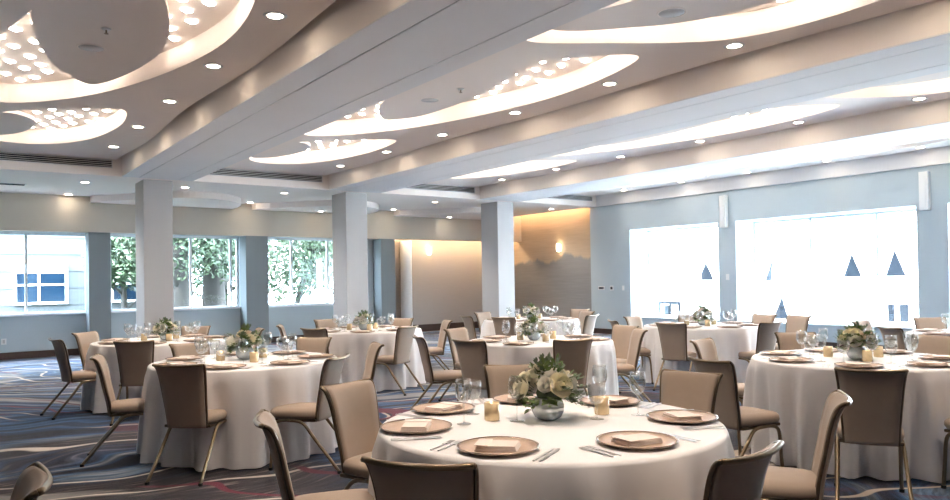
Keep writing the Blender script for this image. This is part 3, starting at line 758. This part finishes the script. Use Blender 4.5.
TNAME = {'T1': 'nearest table', 'T2': 'left foreground table', 'T3': 'table by the leftmost column', 'T4': 'table by the second column', 'T5': 'table behind the nearest one', 'T6': 'right foreground table', 'T7': 'small-window table', 'T8': 'table by the painted wall', 'T9': 'right-edge table'}
def charger(P, rz, where, tn):
    c = thing('charger_plate', 'copper-toned charger plate at the %s of the %s' % (where, tn), 'plate', (P.x, P.y, Z0), rz, 'charger plates')
    link('plate_well', charger_me, c); link('plate_rim', rim_me, c)
    n = thing('folded_napkin', 'folded blush napkin on the %s plate of the %s' % (where, tn), 'napkin', (P.x, P.y, Z0+.003), rz+random.uniform(-.25, .25), 'folded napkins')
    link('napkin_body', napkin_me, n); link('napkin_fold', band_me, n)
def glassware(P, kind, where, tn):
    t = thing('wine_glass' if kind == 'wine' else 'water_goblet', ('tall stemmed wine glass' if kind == 'wine' else 'round-bowled water goblet')+' at the %s of the %s' % (where, tn), 'glass', (P.x, P.y, Z0), random.uniform(0, 6), 'stemware')
    link('bowl', wine_bowl if kind == 'wine' else gob_bowl, t); link('stem', wine_stem if kind == 'wine' else gob_stem, t); link('foot', wine_foot, t)
def votive(P, where, tn):
    t = thing('votive_candle', 'gold glass votive holder %s on the %s' % (where, tn), 'candle holder', (P.x, P.y, Z0), 0, 'gold votive holders')
    link('cup', vot_me, t); link('candle', wax_me, t)
def cutlery(me, name, P, rz, where, tn):
    o = link(name, me, None, (P.x, P.y, Z0), rz)
    tag(o, 'silver %s beside the %s plate of the %s' % (name.replace('_', ' '), where, tn), name.split('_')[-1], 'silver cutlery')
def setting(center, ang, where, tn, cut, rch=.60):
    e = Vector((math.cos(ang), math.sin(ang), 0)); s = Vector((-e.y, e.x, 0)); c = Vector((center[0], center[1], 0))
    charger(c+e*rch, ang+PI/2, where, tn)
    glassware(c+e*.36+s*-.10, 'goblet', where, tn); glassware(c+e*.40+s*.09, 'wine', where, tn)
    if cut:
        cutlery(fork_me, 'dinner_fork', c+e*.61-s*.20, ang+PI/2, where, tn); cutlery(fork_me, 'salad_fork', c+e*.61-s*.235, ang+PI/2, where, tn)
        cutlery(knife_blade, 'dinner_knife', c+e*.61+s*.195, ang+PI/2, where, tn)
def seat_angles(key, n=7):
    A = CHAIR_POS[key]
    x, y, _ = TABLES[key]
    # phase that best matches the chairs
    best, bp = 9e9, 0
    for k in range(60):
        p = 2*PI/n*k/60; e = sum(abs(((a-p+PI/n) % (2*PI/n))-PI/n) for a in A)
        if e < best: best, bp = e, p
    view = math.atan2(-y, -x)
    L = sorted([bp+2*PI*i/n for i in range(n)], key=lambda a: (view-a+PI/n) % (2*PI))
    return L
for key in TABLES:
    x, y, _ = TABLES[key]; tn = TNAME[key]
    if key != 'T1':
        for a, w in zip(seat_angles(key), SEAT): setting((x, y), a, w+' seat', tn, key in ('T2', 'T6'))
    else:
        Z = TH+.012
        spots = [((415, 427.5), 'left'), ((498, 447.5), 'front left'), ((637, 441.5), 'front right'), ((692, 417.5), 'right'), ((620, 398.5), 'far right'), ((435, 408), 'far left'), ((517, 395.5), 'far centre')]
        for (px, py), w in spots:
            P = atz(px, py, Z); v = Vector((P.x-x, P.y-y, 0)); rr = min(max(v.length, .52), .63); e = v.normalized(); s = Vector((-e.y, e.x, 0))
            P = Vector((x, y, 0))+e*rr; ang = math.atan2(e.y, e.x)
            charger(P, ang+PI/2, w, tn)
            cutlery(fork_me, 'dinner_fork', P-s*.205+e*.02, ang+PI/2, w, tn); cutlery(fork_me, 'salad_fork', P-s*.24+e*.02, ang+PI/2, w, tn)
            cutlery(knife_blade, 'dinner_knife', P+s*.20+e*.02, ang+PI/2, w, tn); cutlery(knife_blade, 'butter_knife', P+s*.225+e*.02, ang+PI/2, w, tn)
        for (px, py), kd, w in (((464, 424), 'wine', 'left side'), ((473, 414), 'goblet', 'left rear'), ((517, 421), 'wine', 'left of the flowers'), ((597, 419), 'goblet', 'right of the flowers'), ((600, 405), 'wine', 'right behind the gold votive'), ((638, 415), 'wine', 'right side'), ((533, 399), 'goblet', 'far side behind the flowers')):
            glassware(atz(px, py, Z0), kd, w, tn)
        for (px, py), w in (((492, 420), 'left of the flowers'), ((602, 414), 'right of the flowers'), ((526, 400), 'behind the flowers')): votive(atz(px, py, Z0), w, tn)
    if key != 'T1':
        for q, w in zip((0.3, 2.4, 4.5), ('first', 'second', 'third')):
            b = math.atan2(-y, -x)+q
            votive(Vector((x+.22*math.cos(b), y+.22*math.sin(b), 0)), {'first': 'right of the flowers', 'second': 'behind the flowers', 'third': 'left of the flowers'}[w], tn)

# ---- flower centrepieces
def rose_shape(R=.032, open_=1.0):
    V, Fa = [], []
    layers = [(3, .30, .95, 0.1), (4, .55, .9, .35), (5, .82, .72, .62), (6, 1.0, .45, .95)]
    for n, rr, hh, til in layers:
        for k in range(n):
            a0 = 2*PI*k/n+rr*3; span = 2*PI/n*0.72; o = len(V); nu, nv = 5, 4
            for j in range(nv+1):
                t = j/nv; zz = R*(-0.55+1.5*t*hh); rad = R*rr*(0.35+0.75*math.sin(min(1, t*1.05)*PI/2)) + R*0.22*til*max(0, t-.75)*4*open_
                for i in range(nu+1):
                    u = -1+2*i/nu; w = span*(0.55+0.45*math.sin(PI*(0.15+0.7*t)))
                    V.append(((rad+.0015*(k % 2))*math.cos(a0+u*w), (rad+.0015*(k % 2))*math.sin(a0+u*w), zz-R*.18*u*u*t))
            for j in range(nv):
                for i in range(nu):
                    p = o+j*(nu+1)+i; Fa.append((p, p+1, p+nu+2, p+nu+1))
    c = lathe([(0, -R*.6), (R*.5, -R*.35), (R*.3, R*.35), (0, R*.6)], 10)
    return join((V, Fa), c)
def sprig_shape(rnd, L=.10, n=9, lw=.012, ll=.032):
    st = [(0, 0, 0), (0, L*.35, L*.12), (0, L*.7, L*.16), (0, L, L*.1)]
    path = bez(st, 4); sh = [tube(path, .0013, 5)]; V, Fa = [], []
    for k in range(n):
        t = .25+.75*k/(n-1); p = path[min(len(path)-1, int(t*(len(path)-1)))]
        a = (1 if k % 2 else -1)*rnd.uniform(.5, 1.2) if k < n-1 else 0
        l = ll*rnd.uniform(.75, 1.2); w = lw*rnd.uniform(.8, 1.2); tilt = rnd.uniform(-.3, .6)
        ey = Vector((math.sin(a), math.cos(a)*math.cos(tilt), math.sin(tilt))).normalized(); ex = ey.cross(Vector((0, 0, 1))).normalized(); ez = ex.cross(ey)
        o = len(V)
        for u, ww, b in ((0, .05, 0), (.3, .8, .12), (.6, 1, .15), (.85, .55, .05), (1, .03, -.08)):
            for sgn in (-1, 0, 1):
                q = p+ey*l*u+ex*w*ww*sgn*.5+ez*(b*w*(1 if sgn else .2)); V.append(tuple(q))
        for i in range(4):
            for j in range(2): q = o+i*3+j; Fa.append((q, q+1, q+4, q+3))
    return join(*sh, (V, Fa))
roses = [mesh('rose', rose_shape(.042), PETAL, True, fixn=False), mesh('rose', rose_shape(.040), PETALW, True, fixn=False), mesh('rose', rose_shape(.038), PETALP, True, fixn=False), mesh('rose', rose_shape(.030, .4), PETALW, True, fixn=False)]
rl_ = random.Random(3)
sprigs = [mesh('leaf_sprig', sprig_shape(rl_, .080, 11, .017, .036), LEAF, False, fixn=False), mesh('leaf_sprig', sprig_shape(rl_, .095, 13, .018, .030), LEAFD, False, fixn=False), mesh('leaf_sprig', sprig_shape(rl_, .065, 9, .024, .042), LEAF, False, fixn=False)]
vase_me = mesh('vase', lathe([(0, 0), (.040, 0), (.058, .012), (.070, .038), (.070, .062), (.060, .086), (.052, .095), (.049, .095), (.056, .086), (.064, .060), (.063, .040), (.05, .016), (0, .008)], 28), MERC, True)
STEMD = mat('stem_dark_green', (0.04, 0.06, 0.02), 0.7, noise=0.3, nscale=30)
core_me = mesh('stem_bundle', lathe([(0, .03), (.03, .03), (.042, .09), (.05, .11), (.045, .135), (0, .15)], 14), STEMD, True)
def bouquet(key, px, seed, scale=1.0):
    rnd = random.Random(seed); x, y, _ = TABLES[key]
    P = atz(px[0], px[1], Z0) if px else Vector((x, y, Z0))
    t = thing('flower_centrepiece', 'cream roses and greenery in a silvery bowl vase on the %s' % TNAME[key], 'flowers', (P.x, P.y, Z0), rnd.uniform(0, 6), 'flower centrepieces')
    t.scale = (scale, scale, scale)
    link('vase', vase_me, t); link('stem_bundle', core_me, t)
    n = 11
    for k in range(n):
        e = math.radians(rnd.uniform(8, 35) if k < 8 else rnd.uniform(45, 85)); a = 2*PI*k/8+rnd.uniform(-.3, .3) if k < 8 else 2*PI*k/5+rnd.uniform(-.4, .4)
        d = Vector((math.cos(a)*math.cos(e), math.sin(a)*math.cos(e), math.sin(e))); r = rnd.uniform(.102, .118)
        o = link('rose', roses[rnd.choice((0, 0, 1, 1, 2, 3))], t); o.location = Vector((0, 0, .122))+Vector((d.x*r, d.y*r, d.z*r*.72))
        o.rotation_euler = d.to_track_quat('Z', 'Y').to_euler()
    for k in range(54):
        e = math.radians(rnd.uniform(-28, 38) if k % 6 else rnd.uniform(40, 85)); a = rnd.uniform(0, 2*PI)
        d = Vector((math.cos(a)*math.cos(e), math.sin(a)*math.cos(e), math.sin(e)))
        o = link('leaf_sprig', sprigs[rnd.randrange(3)], t); o.location = Vector((0, 0, .110))+d*.062
        o.rotation_euler = d.to_track_quat('Y', 'Z').to_euler()
bouquet('T1', (548, 419), 5, 1.12); bouquet('T2', (245, 359), 6, 1.12); bouquet('T3', (166, 340), 7); bouquet('T4', (364, 330), 8)
bouquet('T5', (534, 340), 9); bouquet('T6', (857, 359), 10, 1.05); bouquet('T7', (703, 325), 12); bouquet('T8', (531, 319.5), 13); bouquet('T9', None, 14)

# ================================================================== OUTDOORS
gr = obj('outdoor_ground', box(-40, 60, -30, 70, -0.9, -0.6), GROUND); gr['kind'] = 'structure'; gr['label'] = 'ground outside the windows, made pale to bounce light up'; gr['category'] = 'ground'
lw = obj('lawn', box(-30, 40, 19.0, 60, -0.6, -0.57), LAWN); lw['kind'] = 'structure'; lw['label'] = 'green lawn under the trees behind the back windows'; lw['category'] = 'lawn'
# white sided house beyond the left back windows
hs = thing('neighbour_house', 'white sided house with a blue sash window seen through the left windows', 'house', (0, 25.0, -0.6))
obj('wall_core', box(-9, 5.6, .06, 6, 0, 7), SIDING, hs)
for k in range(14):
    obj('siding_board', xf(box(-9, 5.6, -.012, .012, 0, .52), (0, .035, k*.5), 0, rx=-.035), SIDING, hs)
def hwin(x0, x1, z0, z1):
    w = obj('window', join(box(x0-.07, x1+.07, -.06, .06, z0-.07, z0), box(x0-.07, x1+.07, -.06, .06, z1, z1+.09), box(x0-.07, x0, -.06, .06, z0, z1), box(x1, x1+.07, -.06, .06, z0, z1)), WHITE, hs)
    mx = (x0*.55+x1*.45)
    for a, b in ((x0, mx-.03), (mx+.03, x1)):
        for c, d in ((z0, z0+(z1-z0)*.47), (z0+(z1-z0)*.52, z1-.18)): obj('pane', box(a, b, -.035, -.02, c, d), EXGLASS, w)
        obj('blind', box(a, b, -.035, -.02, z1-.18, z1), WHITE, w)
    obj('glazing_bar', join(box(mx-.03, mx+.03, -.05, .0, z0, z1), box(x0, x1, -.045, -.0, z0+(z1-z0)*.47, z0+(z1-z0)*.52)), WHITE, w)
hwin(1.82, 3.05, 1.6, 2.62); hwin(4.36, 5.1, 1.6, 2.62); hwin(-1.6, -.2, 1.6, 2.62)
def tree(x, y, h, tr, cr, n, label, seed, lean=0.0):
    rnd = random.Random(seed); t = thing('tree', label, 'tree', (x, y, -0.6), 0, 'trees outside the back windows')
    top = Vector((lean, 0, h*.75))
    pts = bez([(0, 0, 0), (lean*.25+rnd.uniform(-.05, .05), .05, h*.25), (lean*.6, 0, h*.5), tuple(top)], 5)
    obj('trunk', tube(pts, [tr*(1.15-.75*i/(len(pts)-1)) for i in range(len(pts))], 10), BARK, t, True)
    for k in range(5):
        s = pts[int(len(pts)*(.35+.12*k))]; a = rnd.uniform(0, 6.28); d = Vector((math.cos(a), math.sin(a)*.6, rnd.uniform(.4, .9)))*rnd.uniform(.8, 1.5)
        obj('branch', tube(bez([tuple(s), tuple(s+d*.5+Vector((0, 0, .08))), tuple(s+d)], 4), [tr*.32*(1-.08*i) for i in range(9)], 6), BARK, t, True)
    V, Fa = [], []
    for k in range(n*7):
        a = rnd.uniform(0, 6.28); e = rnd.uniform(-.9, 1.2); rr = rnd.random()**.4
        c = Vector((lean*.7+cr*rr*math.cos(a)*math.cos(e), cr*.7*rr*math.sin(a)*math.cos(e), h*.55+cr*1.1*rr*math.sin(e)))
        s = rnd.uniform(.05, .12); ax = Vector((rnd.uniform(-1, 1), rnd.uniform(-1, 1), rnd.uniform(-1, 1))).normalized(); b = ax.orthogonal().normalized(); o = len(V)
        V += [tuple(c-ax*s), tuple(c+b*s*.45), tuple(c+ax*s), tuple(c-b*s*.45)]; Fa.append((o, o+1, o+2, o+3))
    f = obj('foliage', (V, Fa), TLEAF, t, fixn=False); f['kind'] = 'stuff'
tree(5.5, 21.6, 7.0, .30, 2.1, 900, 'broad-trunked tree just right of the leftmost column', 21)
tree(6.55, 22.2, 7.0, .36, 1.9, 600, 'thick pale tree trunk behind the second back window', 22)
tree(4.3, 23.2, 5.0, .10, 1.0, 500, 'small leafy tree beside the white house', 23)
tree(9.6, 24.0, 6.0, .11, 2.3, 1500, 'leafy tree with a leaning slim trunk behind the bright garden window', 24, 1.4)
tree(8.4, 27.0, 6.0, .14, 2.2, 1200, 'leafy tree between house and garden window', 25)
tree(12.3, 25.5, 6.5, .14, 2.4, 1300, 'leafy tree behind the second column', 26)
tree(15.5, 30, 8, .2, 3.4, 1400, 'distant leafy tree at the right of the garden windows', 27)
hg = obj('hedge', join(*[xf(lathe([(0, 0), (.5, .1), (.62, .45), (.4, .85), (0, .95)], 9), (3.2+.7*k, 24.2+.15*(k % 2), -.6)) for k in range(3)]), TLEAF); tag(hg, 'low clipped hedge against the white house', 'hedge'); hg['kind'] = 'stuff'
# white facade beyond the right windows
fc = thing('facade_building', 'sunlit white facade with triangular openings beyond the right windows', 'building', (24.0, 0, -2.0))
obj('wall_core', box(.12, 6, -14, 40, -1, 6.6), FACADE, fc)
for k in range(18): obj('wall_panel', box(0, .12, -14+3*k+.01, -11+3*k-.01, -1, 6.6), FACADE, fc)
def tri(y0, y1, ya, z0, z1):
    f = obj('triangle_opening', (lambda A: ([(-.03, *p) for p in A]+[(.02, *p) for p in A], [(0, 1, 2), (3, 5, 4), (0, 3, 4, 1), (1, 4, 5, 2), (2, 5, 3, 0)]))([(y0, z0+2), (y1, z0+2), (ya, z1+2)]), EXBLUE, fc)  # solid dark prism paints the shade of an opening
for a in ((18.19, 17.51, 17.85, 1.3, 2.0), (15.33, 15.10, 15.02, 1.24, 2.06), (15.07, 14.46, 14.7, -.15, .67), (12.49, 11.91, 12.21, 1.35, 2.09), (11.16, 10.57, 10.88, 1.36, 2.16), (13.7, 13.5, 13.6, 1.9, 2.15)): tri(*a)
for y0, y1 in ((11.12, 10.93), (10.77, 10.52)): obj('window_slot', box(-.03, .02, y1, y0, 1.94, 2.49), EXBLUE, fc)
fr = obj('window_frame', join(box(-.05, .0, 19.1, 20.2, 2.35, 2.45), box(-.05, 0, 20.1, 20.2, 1.7, 2.35), box(-.05, 0, 19.1, 19.2, 1.7, 2.35), box(-.05, 0, 19.55, 19.62, 1.7, 2.35)), EXBLUE, fc)
obj('pane', box(-.02, .01, 19.62, 19.9, 1.7, 2.3), EXBLUE, fr)
